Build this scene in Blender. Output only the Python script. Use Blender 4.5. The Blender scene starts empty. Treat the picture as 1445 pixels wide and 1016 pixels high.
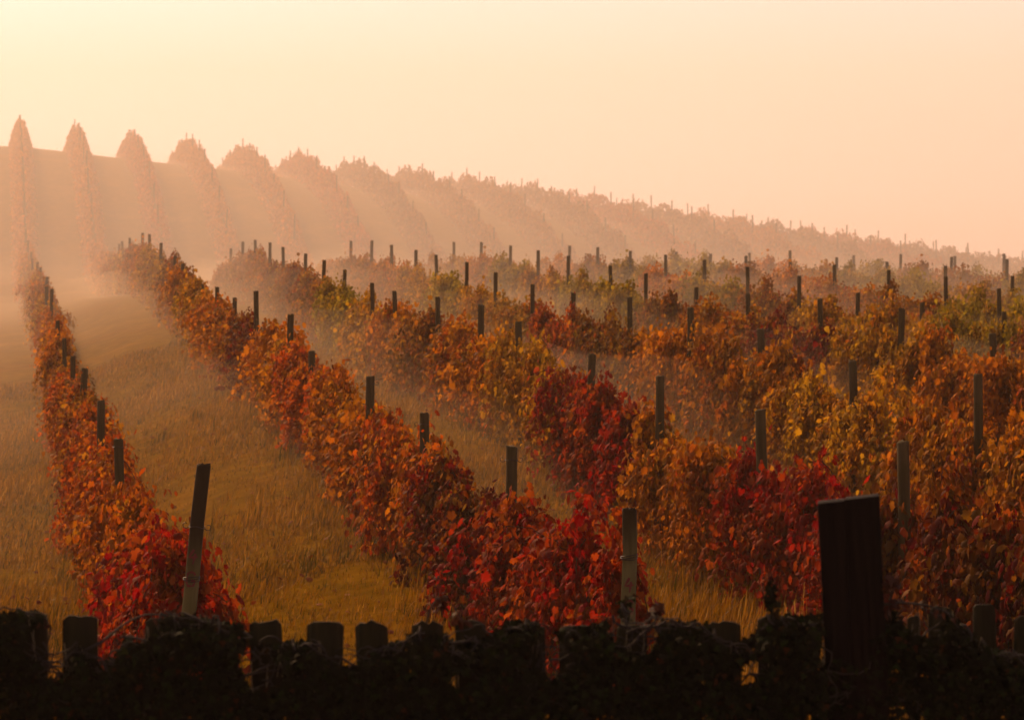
import bpy, math, random
import numpy as np
from mathutils import Vector, Matrix

# ------------------------------------------------------------------ scene, camera, light
S = bpy.context.scene
C = S.collection
rng = np.random.default_rng(7)
random.seed(7)

SUN_AZ, SUN_EL = -29.0, 33.0          # degrees: left of the view axis, above the horizon
cam_d = bpy.data.cameras.new("camera")
cam = bpy.data.objects.new("camera", cam_d)
C.objects.link(cam)
cam.location = (0, 0, 0)
cam.rotation_euler = (math.radians(90), 0, 0)
cam_d.sensor_width = 36
cam_d.lens = 36 * 3938 / 1445
cam_d.shift_y = -0.0851
cam_d.clip_start = 0.1
cam_d.clip_end = 5000
cam_d.dof.use_dof = True
cam_d.dof.focus_distance = 21
cam_d.dof.aperture_fstop = 6.3
S.camera = cam

W = bpy.data.worlds.new("World")
S.world = W
W.use_nodes = True
wn, wl = W.node_tree.nodes, W.node_tree.links
bg = wn["Background"]
sky = wn.new("ShaderNodeTexSky")
sky.sky_type = 'NISHITA'
sky.sun_disc = False
sky.sun_elevation = math.radians(SUN_EL)
sky.sun_rotation = math.radians(SUN_AZ)
sky.dust_density = 0.8
sky.air_density = 1.0
sky.ozone_density = 0.3
hsv = wn.new("ShaderNodeHueSaturation")
hsv.inputs["Saturation"].default_value = 0.02
tint = wn.new("ShaderNodeMix")
tint.data_type = 'RGBA'; tint.blend_type = 'MULTIPLY'
tint.inputs[0].default_value = 1.0
tint.inputs[7].default_value = (1.0, 0.765, 0.765, 1)
wl.new(sky.outputs[0], hsv.inputs["Color"])
wl.new(hsv.outputs[0], tint.inputs[6])
wl.new(tint.outputs[2], bg.inputs[0])
bg.inputs[1].default_value = 0.122

sun_d = bpy.data.lights.new("sun", 'SUN')
sun_d.energy = 4.2
sun_d.angle = math.radians(0.6)
sun_d.color = (1.0, 0.58, 0.27)
sun = bpy.data.objects.new("sun", sun_d)
C.objects.link(sun)
_az, _el = math.radians(SUN_AZ), math.radians(SUN_EL)
_to = Vector((math.sin(_az) * math.cos(_el), math.cos(_az) * math.cos(_el), math.sin(_el)))
sun.rotation_euler = _to.to_track_quat('Z', 'Y').to_euler()

S.view_settings.view_transform = 'Standard'
S.view_settings.look = 'None'
S.view_settings.gamma = 1
S.view_settings.use_curve_mapping = False
S.view_settings.exposure = 0.22
S.render.engine = 'CYCLES'
S.cycles.use_denoising = True
S.cycles.max_bounces = 6
S.cycles.diffuse_bounces = 2
S.cycles.glossy_bounces = 2
S.cycles.transmission_bounces = 4
S.cycles.volume_bounces = 2
S.cycles.transparent_max_bounces = 8
S.cycles.use_adaptive_sampling = True
S.cycles.adaptive_threshold = 0.02
S.cycles.sample_clamp_indirect = 4

# ------------------------------------------------------------------ helpers
def tag(o, label=None, cat=None, group=None, kind=None):
    if label: o["label"] = label
    if cat: o["category"] = cat
    if group: o["group"] = group
    if kind: o["kind"] = kind
    return o

def empty(name, loc):
    o = bpy.data.objects.new(name, None)
    o.empty_display_size = 0.2
    C.objects.link(o)
    o.location = loc
    return o

def link(name, mesh, mat=None, parent=None, loc=None):
    o = bpy.data.objects.new(name, mesh)
    if mat is not None and not mesh.materials:
        mesh.materials.append(mat)
    C.objects.link(o)
    if parent is not None: o.parent = parent
    if loc is not None: o.location = loc
    return o

def np_mesh(name, V, loops, sizes, tone=None, smooth=False, midx=None):
    me = bpy.data.meshes.new(name)
    V = np.asarray(V, dtype=np.float32)
    loops = np.asarray(loops, dtype=np.int32)
    sizes = np.asarray(sizes, dtype=np.int32)
    me.vertices.add(len(V)); me.vertices.foreach_set("co", V.ravel())
    me.loops.add(len(loops)); me.loops.foreach_set("vertex_index", loops)
    me.polygons.add(len(sizes))
    st = np.concatenate([[0], np.cumsum(sizes)[:-1]]).astype(np.int32)
    me.polygons.foreach_set("loop_start", st)
    if smooth: me.polygons.foreach_set("use_smooth", np.ones(len(sizes), dtype=bool))
    if midx is not None: me.polygons.foreach_set("material_index", np.asarray(midx, dtype=np.int32))
    me.update(calc_edges=True)
    if tone is not None:
        a = me.attributes.new("tone", 'FLOAT', 'POINT')
        a.data.foreach_set("value", np.asarray(tone, dtype=np.float32))
    return me

class Geo:
    """collects vertices and faces of one mesh"""
    def __init__(s): s.V, s.L, s.S, s.T, s.M, s.n = [], [], [], [], [], 0
    def add(s, V, faces, tone=0.5, mi=0):
        V = np.asarray(V, dtype=np.float32)
        s.V.append(V)
        for f in faces:
            s.L.extend(int(i) + s.n for i in f); s.S.append(len(f)); s.M.append(mi)
        s.T.append(np.full(len(V), tone, dtype=np.float32))
        s.n += len(V)
    def add_arr(s, V, loops, sizes, tone, mi=0):
        s.V.append(np.asarray(V, dtype=np.float32))
        s.L.extend((np.asarray(loops) + s.n).tolist()); s.S.extend(np.asarray(sizes).tolist())
        s.M.extend([mi] * len(sizes))
        s.T.append(np.asarray(tone, dtype=np.float32)); s.n += len(V)
    def tube(s, pts, radii, sides=6, tone=0.5, mi=0, cap=True):
        pts = [Vector(p) for p in pts]
        n = len(pts)
        V, F = [], []
        up = Vector((0.31, 0.2, 0.93))
        for i, p in enumerate(pts):
            d = (pts[min(i + 1, n - 1)] - pts[max(i - 1, 0)])
            if d.length < 1e-9: d = Vector((0, 0, 1))
            d.normalize()
            a = d.cross(up)
            if a.length < 1e-3: a = d.cross(Vector((1, 0, 0)))
            a.normalize(); b = d.cross(a)
            r = radii[i] if hasattr(radii, '__len__') else radii
            for k in range(sides):
                t = 2 * math.pi * k / sides
                V.append(tuple(p + a * (r * math.cos(t)) + b * (r * math.sin(t))))
        for i in range(n - 1):
            for k in range(sides):
                k2 = (k + 1) % sides
                F.append((i * sides + k, i * sides + k2, (i + 1) * sides + k2, (i + 1) * sides + k))
        if cap:
            F.append(tuple(range(sides))[::-1]); F.append(tuple((n - 1) * sides + k for k in range(sides)))
        s.add(V, F, tone, mi)
    def mesh(s, name, smooth=False):
        return np_mesh(name, np.concatenate(s.V), s.L, s.S, np.concatenate(s.T), smooth, s.M)

# leaf templates: base at the origin, tip towards +Y, face normal +Z
def fan(outline, ctr):
    V = [ctr] + outline
    n = len(outline)
    F = [(0, 1 + i, 1 + (i + 1) % n) for i in range(n)]
    return np.array(V, dtype=np.float32), F

def vine_leaf(cup=0.22):
    half = [(0.16, -0.16), (0.40, -0.06), (0.36, 0.16), (0.58, 0.34), (0.40, 0.50), (0.36, 0.70), (0.16, 0.72)]
    o = [(0, 0.02)] + half + [(0, 1.0)] + [(-x, y) for x, y in reversed(half)]
    o = [(x, y, -cup * abs(x) * 1.2 - 0.22 * y * y) for x, y in o]
    return fan(o, (0, 0.34, 0.05))

def simple_leaf():
    V = np.array([(0, -.05, 0), (.46, .05, -.12), (.44, .55, -.18), (0, 1, -.2), (0, .4, .04), (-.44, .55, -.18), (-.46, .05, -.12)], dtype=np.float32)
    return V, [(0, 1, 2, 4), (4, 2, 3), (0, 4, 5, 6), (4, 3, 5)]

def ivy_leaf():
    half = [(0.30, -0.10), (0.55, 0.22), (0.24, 0.42)]
    o = [(0, 0)] + half + [(0, 1.0)] + [(-x, y) for x, y in reversed(half)]
    o = [(x, y, -0.15 * abs(x) - 0.12 * y * y) for x, y in o]
    return fan(o, (0, 0.3, 0.03))

def dead_leaf():
    half = [(0.18, 0.05), (0.24, 0.4), (0.13, 0.72)]
    o = [(0, 0)] + half + [(0, 1.0)] + [(-x, y) for x, y in reversed(half)]
    o = [(x, y, -1.1 * abs(x) + 0.25 * math.sin(4 * y)) for x, y in o]
    return fan(o, (0, 0.45, 0.03))

VINE, SIMPLE, IVY, DEAD = vine_leaf(), simple_leaf(), ivy_leaf(), dead_leaf()

def place_leaves(tmpl, P, N, D, size, tone):
    """arrays of positions, normals, tip directions -> vertices, loops, sizes, tone"""
    tv, tf = tmpl
    N = N / (np.linalg.norm(N, axis=1, keepdims=True) + 1e-9)
    D = D - N * np.sum(N * D, axis=1, keepdims=True)
    D = D / (np.linalg.norm(D, axis=1, keepdims=True) + 1e-9)
    X = np.cross(D, N)
    V = (tv[None, :, 0, None] * X[:, None, :] + tv[None, :, 1, None] * D[:, None, :] + tv[None, :, 2, None] * N[:, None, :]) * size[:, None, None] + P[:, None, :]
    n, k = len(P), len(tv)
    lo = np.concatenate([np.array(f) for f in tf])
    loops = (lo[None, :] + (np.arange(n) * k)[:, None]).ravel()
    sizes = np.tile([len(f) for f in tf], n)
    return V.reshape(-1, 3), loops, sizes, np.repeat(tone, k)

# ------------------------------------------------------------------ materials
def new_mat(name):
    m = bpy.data.materials.new(name)
    m.use_nodes = True
    return m, m.node_tree.nodes, m.node_tree.links, m.node_tree.nodes["Principled BSDF"]

def ramp(nodes, stops, interp='LINEAR'):
    r = nodes.new("ShaderNodeValToRGB")
    r.color_ramp.interpolation = interp
    e = r.color_ramp.elements
    while len(e) < len(stops): e.new(0.5)
    for el, (p, c) in zip(e, stops):
        el.position = p; el.color = (*c, 1)
    return r

def mix(nodes, links, a, b, f, mode='MIX'):
    m = nodes.new("ShaderNodeMix"); m.data_type = 'RGBA'; m.blend_type = mode
    for s, v in ((0, f), (6, a), (7, b)):
        if hasattr(v, "is_output"): links.new(v, m.inputs[s])
        elif s == 0: m.inputs[0].default_value = v
        else: m.inputs[s].default_value = (*v, 1)
    return m.outputs[2]

def noise(nodes, links, scale, detail=4, vec=None, dist=0):
    n = nodes.new("ShaderNodeTexNoise")
    n.inputs["Scale"].default_value = scale
    n.inputs["Detail"].default_value = detail
    n.inputs["Distortion"].default_value = dist
    if vec is not None: links.new(vec, n.inputs["Vector"])
    return n

def maprange(nodes, links, v, a, b, c=0, d=1):
    n = nodes.new("ShaderNodeMapRange")
    links.new(v, n.inputs[0])
    for i, x in zip((1, 2, 3, 4), (a, b, c, d)): n.inputs[i].default_value = x
    return n.outputs[0]

def vine_leaf_material():
    m, n, l, bsdf = new_mat("autumn_vine_leaf")
    out = n["Material Output"]
    at = n.new("ShaderNodeAttribute"); at.attribute_name = "tone"
    oi = n.new("ShaderNodeObjectInfo")
    geo = n.new("ShaderNodeNewGeometry")
    r = ramp(n, [(0.0, (0.14, 0.005, 0.006)), (0.13, (0.30, 0.010, 0.005)), (0.34, (0.50, 0.12, 0.004)), (0.62, (0.60, 0.25, 0.006)),
                 (0.85, (0.42, 0.25, 0.012)), (1.0, (0.15, 0.060, 0.008))])
    l.new(at.outputs["Fac"], r.inputs[0])
    nz = noise(n, l, 1.9, 4, geo.outputs["Position"])
    f0 = maprange(n, l, nz.outputs[0], 0.36, 0.66, 0.08, 0.75)
    fm = n.new("ShaderNodeMath"); fm.operation = 'MULTIPLY'
    l.new(f0, fm.inputs[0]); l.new(oi.outputs["Alpha"], fm.inputs[1])      # strongly coloured vines are less mixed
    f = fm.outputs[0]
    c = mix(n, l, oi.outputs["Color"], r.outputs[0], f)
    wn_ = n.new("ShaderNodeTexWhiteNoise"); wn_.noise_dimensions = '1D'
    l.new(at.outputs["Fac"], wn_.inputs["W"])
    v = maprange(n, l, wn_.outputs[0], 0, 1, 0.40, 1.05)
    vm = n.new("ShaderNodeVectorMath"); vm.operation = 'SCALE'
    l.new(c, vm.inputs[0]); l.new(v, vm.inputs["Scale"])
    col = vm.outputs[0]
    l.new(col, bsdf.inputs["Base Color"])
    bsdf.inputs["Roughness"].default_value = 0.6
    bsdf.inputs["Specular IOR Level"].default_value = 0.03
    tr = n.new("ShaderNodeBsdfTranslucent")
    l.new(col, tr.inputs[0])
    ms = n.new("ShaderNodeMixShader"); ms.inputs[0].default_value = 0.55
    l.new(bsdf.outputs[0], ms.inputs[1]); l.new(tr.outputs[0], ms.inputs[2])
    l.new(ms.outputs[0], out.inputs["Surface"])
    return m

def tone_leaf_material(name, stops, rough=0.5, trans=0.3):
    m, n, l, bsdf = new_mat(name)
    out = n["Material Output"]
    at = n.new("ShaderNodeAttribute"); at.attribute_name = "tone"
    r = ramp(n, stops); l.new(at.outputs["Fac"], r.inputs[0])
    l.new(r.outputs[0], bsdf.inputs["Base Color"])
    bsdf.inputs["Roughness"].default_value = rough
    bsdf.inputs["Specular IOR Level"].default_value = 0.08
    tr = n.new("ShaderNodeBsdfTranslucent"); l.new(r.outputs[0], tr.inputs[0])
    ms = n.new("ShaderNodeMixShader"); ms.inputs[0].default_value = trans
    l.new(bsdf.outputs[0], ms.inputs[1]); l.new(tr.outputs[0], ms.inputs[2])
    l.new(ms.outputs[0], out.inputs["Surface"])
    return m

def wood_material(name, a, b, algae=None, scale=(30, 30, 2.0), rough=0.85):
    m, n, l, bsdf = new_mat(name)
    tc = n.new("ShaderNodeTexCoord")
    mp = n.new("ShaderNodeMapping"); mp.inputs["Scale"].default_value = scale
    l.new(tc.outputs["Object"], mp.inputs[0])
    nz = noise(n, l, 1.0, 6, mp.outputs[0], 0.4)
    r = ramp(n, [(0.3, a), (0.7, b)]); l.new(nz.outputs[0], r.inputs[0])
    col = r.outputs[0]
    nb = noise(n, l, 3.0, 3, tc.outputs["Object"])
    if algae:
        col = mix(n, l, col, algae, maprange(n, l, nb.outputs[0], 0.45, 0.7, 0, 0.7))
    l.new(col, bsdf.inputs["Base Color"])
    bsdf.inputs["Roughness"].default_value = rough
    bsdf.inputs["Specular IOR Level"].default_value = 0.05
    bp = n.new("ShaderNodeBump"); bp.inputs["Strength"].default_value = 0.6; bp.inputs["Distance"].default_value = 0.01
    l.new(nz.outputs[0], bp.inputs["Height"]); l.new(bp.outputs[0], bsdf.inputs["Normal"])
    return m

def plain(name, c, rough=0.7, metal=0.0):
    m, n, l, bsdf = new_mat(name)
    nz = noise(n, l, 12, 4)
    tc = n.new("ShaderNodeTexCoord"); l.new(tc.outputs["Object"], nz.inputs["Vector"])
    r = ramp(n, [(0.3, tuple(x * 0.7 for x in c)), (0.7, tuple(min(1, x * 1.25) for x in c))])
    l.new(nz.outputs[0], r.inputs[0]); l.new(r.outputs[0], bsdf.inputs["Base Color"])
    bsdf.inputs["Roughness"].default_value = rough; bsdf.inputs["Metallic"].default_value = metal
    return m

def ground_material():
    m, n, l, bsdf = new_mat("dry_grass_ground")
    geo = n.new("ShaderNodeNewGeometry")
    n1 = noise(n, l, 0.35, 5, geo.outputs["Position"])
    n2 = noise(n, l, 3.0, 6, geo.outputs["Position"])
    n3 = noise(n, l, 28, 4, geo.outputs["Position"])
    r1 = ramp(n, [(0.32, (0.20, 0.078, 0.002)), (0.52, (0.16, 0.082, 0.003)), (0.7, (0.30, 0.130, 0.006))])
    l.new(n1.outputs[0], r1.inputs[0])
    r2 = ramp(n, [(0.3, (0.06, 0.034, 0.002)), (0.55, (0.15, 0.078, 0.005)), (0.75, (0.25, 0.13, 0.010))])
    l.new(n2.outputs[0], r2.inputs[0])
    c = mix(n, l, r1.outputs[0], r2.outputs[0], 0.5)
    l.new(c, bsdf.inputs["Base Color"])
    bsdf.inputs["Roughness"].default_value = 1.0
    bsdf.inputs["Specular IOR Level"].default_value = 0.0
    bp = n.new("ShaderNodeBump"); bp.inputs["Strength"].default_value = 0.8; bp.inputs["Distance"].default_value = 0.05
    l.new(n3.outputs[0], bp.inputs["Height"]); l.new(bp.outputs[0], bsdf.inputs["Normal"])
    return m

def volume_material(name, density, color, g):
    m = bpy.data.materials.new(name)
    m.use_nodes = True
    n, l = m.node_tree.nodes, m.node_tree.links
    n.remove(n["Principled BSDF"])
    v = n.new("ShaderNodeVolumePrincipled")
    v.inputs["Density"].default_value = density
    v.inputs["Color"].default_value = (*color, 1)
    v.inputs["Anisotropy"].default_value = g
    l.new(v.outputs[0], n["Material Output"].inputs["Volume"])
    return m

M_leaf = vine_leaf_material()
M_trunk = wood_material("vine_bark", (0.035, 0.018, 0.010), (0.10, 0.055, 0.03))
M_post = wood_material("weathered_post", (0.032, 0.019, 0.008), (0.085, 0.055, 0.022), (0.04, 0.034, 0.009), (22, 22, 1.6))
def end_post_material():
    m = wood_material("limed_end_post", (0.075, 0.056, 0.022), (0.15, 0.118, 0.052), (0.075, 0.072, 0.02), (22, 22, 1.6))
    n, l = m.node_tree.nodes, m.node_tree.links
    bsdf = n["Principled BSDF"]
    src = bsdf.inputs["Base Color"].links[0].from_socket
    tc = n.new("ShaderNodeTexCoord"); sp = n.new("ShaderNodeSeparateXYZ")
    l.new(tc.outputs["Object"], sp.inputs[0])
    nz = noise(n, l, 5, 3, tc.outputs["Object"])
    ad = n.new("ShaderNodeMath"); ad.operation = 'MULTIPLY_ADD'
    l.new(nz.outputs[0], ad.inputs[0]); ad.inputs[1].default_value = 0.35; l.new(sp.outputs[2], ad.inputs[2])
    f = maprange(n, l, ad.outputs[0], 1.45, 1.95, 0, 1)
    l.new(mix(n, l, src, (0.028, 0.017, 0.008), f), bsdf.inputs["Base Color"])
    return m
M_endpost = end_post_material()
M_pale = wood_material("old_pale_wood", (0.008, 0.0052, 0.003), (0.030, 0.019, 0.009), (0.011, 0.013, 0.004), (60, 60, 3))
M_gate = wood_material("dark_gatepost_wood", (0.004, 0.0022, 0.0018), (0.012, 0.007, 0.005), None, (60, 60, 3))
M_wire = plain("rusty_wire", (0.035, 0.02, 0.014), 0.5, 0.7)
M_paint = plain("red_paint", (0.10, 0.004, 0.004), 0.8)
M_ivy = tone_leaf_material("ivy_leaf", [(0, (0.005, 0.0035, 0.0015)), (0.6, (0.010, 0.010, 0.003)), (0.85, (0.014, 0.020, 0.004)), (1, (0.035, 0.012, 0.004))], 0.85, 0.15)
M_dry = tone_leaf_material("withered_leaf", [(0, (0.03, 0.008, 0.006)), (1, (0.07, 0.025, 0.012))], 0.6, 0.25)
M_stem = plain("creeper_stem", (0.014, 0.007, 0.004), 0.9)
M_root = plain("pale_dry_stalk", (0.12, 0.085, 0.045), 0.9)
M_grass = tone_leaf_material("dry_grass_blade", [(0, (0.05, 0.042, 0.003)), (0.45, (0.22, 0.096, 0.003)), (0.8, (0.36, 0.165, 0.010)), (1, (0.42, 0.24, 0.05))], 0.6, 0.4)
M_fallen = tone_leaf_material("fallen_leaf", [(0, (0.10, 0.008, 0.006)), (0.5, (0.20, 0.06, 0.009)), (1, (0.28, 0.15, 0.04))], 0.8, 0.2)
M_ground = ground_material()

# ------------------------------------------------------------------ terrain (metres; the camera is the origin)
DX = -0.18474                 # the rows run away to the left of the view axis
U1, US = 1.469, 3.503         # first row and row spacing
D0 = 22.0                     # metres per unit of distance along the rows
BAY = 0.225
PH = 1.95                     # usual post height

def tab(x, pts):
    xs, ys = zip(*pts)
    return np.interp(x, xs, ys)

NEAR = [(-1, 1.6), (0.1, 1.62), (0.42, 2.3), (0.8, 3.25), (1, 3.58), (1.25, 3.5), (1.5, 3.22), (1.8, 2.9), (2.05, 2.45), (2.2, 2.14), (2.45, 2.12),
        (2.65, 2.14), (2.85, 1.95), (3.05, 1.62), (3.3, 1.33), (3.5, 1.14), (3.9, 0.78), (4.2, 0.5), (4.4, 0.40), (5, 0.42), (5.5, 0.55), (6.1, 0.2), (40, 0.2)]
UPF = [(6.0, 0), (6.2, 0.02), (6.4, 0.12), (6.6, 0.30), (6.85, 0.50), (7.1, 0.68), (7.4, 0.83), (7.7, 0.94), (8.0, 1.0), (8.3, 0.98), (8.8, 0.90), (9.4, 0.74), (10.5, 0.4), (12, 0)]
CREST = [(-8, 9.0), (1, 8.0), (5, 6.4), (9.6, 4.25), (13.4, 2.1), (18.5, -0.75), (24, -1.2), (40, -2)]

def ground_z(X, Y):
    X = np.asarray(X, dtype=float); Y = np.asarray(Y, dtype=float)
    D = Y / D0
    r = (X - DX * Y - U1) / US + 1
    r = np.clip(r, -12, 40)
    def base(d):
        g = -tab(d, NEAR) - 0.2 * tab(d, [(0.6, 0), (1.0, 1), (5.2, 1), (6, 0)])
        left = tab(r, [(-12, 1.6), (0.0, 1.25), (0.7, 1.06), (1, 1.0), (1.25, 0.75), (1.6, 0.3), (2, 0.03), (2.4, 0)])
        g = g - left * tab(d, [(0.7, 0), (1.0, 0.1), (1.48, 0.45), (1.8, 0.75), (2.2, 1.15), (2.7, 1.25), (3.1, 1.2), (3.45, 1.0), (3.9, 1.1), (4.4, 1.1), (5.06, 0.75), (5.8, -0.1), (6.4, 0)])
        low = tab(r, [(2, 0.03), (2.5, 0.15), (3, 0.25), (5, 0.25), (7, 0.30), (9.5, 0.55), (14, 1.2), (20, 2.2), (40, 3)])
        g = g - low * tab(d, [(0.7, 0), (1.0, 0.1), (1.4, 1), (3.2, 1), (5.5, 0.9), (6.2, 0.9)])
        dip = tab(d, [(4.2, 0), (4.7, 0.5), (5.3, 1), (6.0, 1), (6.4, 0.8), (9, 0.8)]) * tab(r, [(1.6, 0.2), (2.2, 0.35), (3, 1.0), (8, 1.6), (20, 2)])
        return g - dip
    g = (base(D - 0.2) + base(D - 0.1) + base(D) + base(D + 0.1) + base(D + 0.2)) / 5
    cr = tab(r, CREST)
    foot = g
    s = (tab(D - 0.08, UPF) + tab(D, UPF) + tab(D + 0.08, UPF)) / 3
    return foot * (1 - s) + cr * s

def row_x(r, Y): return U1 + US * (r - 1) + DX * Y
def gz(x, y): return float(ground_z(x, y))

def build_ground():
    ys = np.concatenate([[-700, -200, -60, -20, -8], np.arange(-4, 30, 0.5), np.arange(30, 100, 1.0), np.arange(100, 240, 1.5), [245, 255, 270, 300, 400, 700, 1500]])
    us = np.concatenate([[-900, -300, -100, -50, -30, -20], np.arange(-14, 75, 0.7), np.arange(75, 130, 3), [140, 160, 200, 400, 900]])
    U, Y = np.meshgrid(us, ys)
    X = U + DX * np.clip(Y, 0, 300)
    Z = ground_z(X, np.clip(Y, -20, 300))
    rr = np.random.default_rng(3)
    near = np.exp(-np.maximum(0, Y - 40) / 60)
    Z = Z + 0.02 * near * (np.sin(X * 1.1 + Y * 0.3) + np.sin(X * 0.7 - Y * 0.37 + 1) + rr.normal(0, 1.0, Z.shape))
    V = np.stack([X, Y, Z], -1).reshape(-1, 3)
    nu, ny = len(us), len(ys)
    i = np.arange(ny - 1)[:, None] * nu + np.arange(nu - 1)[None, :]
    F = np.stack([i, i + 1, i + nu + 1, i + nu], -1).reshape(-1, 4)
    me = np_mesh("ground", V, F.ravel(), np.full(len(F), 4), None, True)
    o = link("ground", me, M_ground)
    tag(o, kind="structure")
build_ground()

# ------------------------------------------------------------------ haze and valley mist
def build_haze():
    lo, hi = (-1000, -750, -8), (1000, 1600, 28)
    V = [(x, y, z) for x in (lo[0], hi[0]) for y in (lo[1], hi[1]) for z in (lo[2], hi[2])]
    F = [(0, 1, 3, 2), (4, 6, 7, 5), (0, 4, 5, 1), (2, 3, 7, 6), (0, 2, 6, 4), (1, 5, 7, 3)]
    g = Geo(); g.add(V, F)
    o = link("haze", g.mesh("haze"), volume_material("warm_haze", 0.0004, (1.0, 0.85, 0.70), 0.5))
    tag(o, kind="stuff")

def build_mist():
    ds = np.arange(1.25, 8.3, 0.07)
    us = np.arange(-16, 100, 1.0)
    H = [(1.25, -0.4), (1.5, 0.15), (1.8, 0.5), (2.5, 0.8), (3.3, 1.0), (4.2, 1.0), (4.8, 0.9), (5.4, 1.1), (6.2, 1.2), (6.8, 0.9), (7.4, 0.5), (8.0, 0.1), (8.3, -.4)]
    U, D = np.meshgrid(us, ds)
    Y = D * D0; X = U + DX * Y
    G = ground_z(X, Y)
    n = 0.25 * np.sin(U * 0.9 + D * 5) + 0.22 * np.sin(U * 0.37 - D * 8.3 + 2) + 0.18 * np.sin(U * 1.7 + D * 13)
    h = tab(D, H) * np.interp(U, [6.2, 8.2], [1.0, 1.6])
    T = G + h + n * np.clip(h, 0, 1.2) * (0.3 + 0.5 * np.clip((U - 5) / 4, 0, 1))
    Bt = np.minimum(G - 0.6, T - 0.05)
    ny, nu = U.shape
    V = np.concatenate([np.stack([X, Y, T], -1).reshape(-1, 3), np.stack([X, Y, Bt], -1).reshape(-1, 3)])
    N = ny * nu
    i = np.arange(ny - 1)[:, None] * nu + np.arange(nu - 1)[None, :]
    top = np.stack([i, i + 1, i + nu + 1, i + nu], -1).reshape(-1, 4)
    F = [top, top[:, ::-1] + N]
    a = np.arange(nu - 1); F.append(np.stack([a, a + N, a + 1 + N, a + 1], -1))
    b = (ny - 1) * nu + a; F.append(np.stack([b, b + 1, b + 1 + N, b + N], -1))
    c = np.arange(ny - 1) * nu; F.append(np.stack([c, c + nu, c + nu + N, c + N], -1))
    d = c + nu - 1; F.append(np.stack([d, d + N, d + nu + N, d + nu], -1))
    F = np.concatenate(F)
    me = np_mesh("valley_mist", V, F.ravel(), np.full(len(F), 4))
    o = link("ground_mist", me, volume_material("ground_mist", 0.0105, (1.0, 0.81, 0.60), 0.4))
    tag(o, kind="stuff")
    # the tall thin mist standing in the valley and before the far hill
    sec = [(46, -7.5), (330, -7.5), (330, 24), (235, 26), (175, 24), (125, 14), (86, 4)]
    V = [(x, y, z) for x in (-300, 420) for y, z in sec]
    n = len(sec)
    F = [tuple(range(n)), tuple(range(2 * n - 1, n - 1, -1))] + [(i, i + n, (i + 1) % n + n, (i + 1) % n) for i in range(n)]
    F = [f[::-1] for f in F]
    g = Geo(); g.add(V, F)
    o = link("valley_mist", g.mesh("valley_mist"), volume_material("valley_mist", 0.0078, (1.0, 0.92, 0.85), 0.35))
    tag(o, kind="stuff")
build_haze()
build_mist()

# ------------------------------------------------------------------ grapevines
BL = BAY * D0 * math.sqrt(1 + DX * DX)     # length of a bay along the row

def shoots_of_bay(rs, length, n_shoot, n_leaf, tmpl, smin, smax, up=1.0):
    """draping shoots along the wire; local x = across the row, y = along it, z = up"""
    P, N, Dn, Sz, T = [], [], [], [], []
    canes = []
    ph = rs.uniform(0, 6.28, 4)
    for k in range(n_shoot):
        for _ in range(12):      # shoots crowd in clumps and leave hollows between them
            y0 = rs.uniform(-0.1, length + 0.1)
            if rs.random() < 0.55 + 0.3 * math.sin(y0 * 5.1 + ph[3]) + 0.25 * math.sin(y0 * 8.7 + ph[0]): break
        h = 1.17 + 0.12 * math.sin(y0 * 1.9 + ph[0]) + 0.11 * math.sin(y0 * 4.3 + ph[1]) + rs.normal(0, 0.08)
        side = 1 if rs.random() < 0.5 else -1
        reach = abs(rs.normal(0.17, 0.10)) * (1 + 0.25 * math.sin(y0 * 2.6 + ph[2]))
        drop = rs.uniform(0.35, 1.5)
        if rs.random() < 0.10: h += rs.uniform(0.05, 0.25)
        stray = rs.random() < 0.06
        x0 = rs.normal(0, 0.08)
        pts = []
        for t in np.linspace(0, 1, 7):
            pts.append((x0 + side * reach * (math.sin(min(t * 2.2, 1.57)) + 0.35 * max(0, t - 0.5)), y0 + 0.35 * t * math.sin(k * 1.7), h * up + 0.10 * math.sin(t * 3.1) - drop * t ** 1.3))
        pts = np.array(pts)
        if stray:       # a shoot that stands up or out instead of hanging
            pts = np.array([(x0 + side * reach * 1.3 * t * rs.uniform(.6, 1.4), y0 + .3 * t * side, h - .1 + .42 * t - .15 * t * t) for t in np.linspace(0, 1, 7)])
        canes.insert(0, pts) if stray else canes.append(pts)
        nl = n_leaf // 6 if stray else n_leaf
        tt = rs.uniform(0, 1, nl) * 6
        i0 = np.minimum(tt.astype(int), 5); f = (tt - i0)[:, None]
        p = pts[i0] * (1 - f) + pts[i0 + 1] * f + rs.normal(0, 1, (nl, 3)) * (0.060, 0.11, 0.09)
        p[:, 2] = np.maximum(p[:, 2], 0.08)
        n = np.stack([np.sign(p[:, 0] + rs.normal(0, .1, nl)) * 0.8 + rs.normal(0, .45, nl), rs.normal(-.1, .5, nl), rs.normal(0.35, .45, nl)], -1)
        d = np.stack([rs.normal(0, .35, nl), rs.normal(0, .4, nl), np.full(nl, -1.0)], -1)
        P.append(p); N.append(n); Dn.append(d)
        Sz.append(smin + (smax - smin) * rs.uniform(0, 1, nl) ** 1.5)
        base = rs.uniform(0.05, 0.95)
        T.append(np.clip(base + rs.normal(0, 0.16, nl), 0, 1))
    arr = place_leaves(tmpl, np.concatenate(P), np.concatenate(N), np.concatenate(Dn), np.concatenate(Sz), np.concatenate(T))
    return arr, canes

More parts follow.
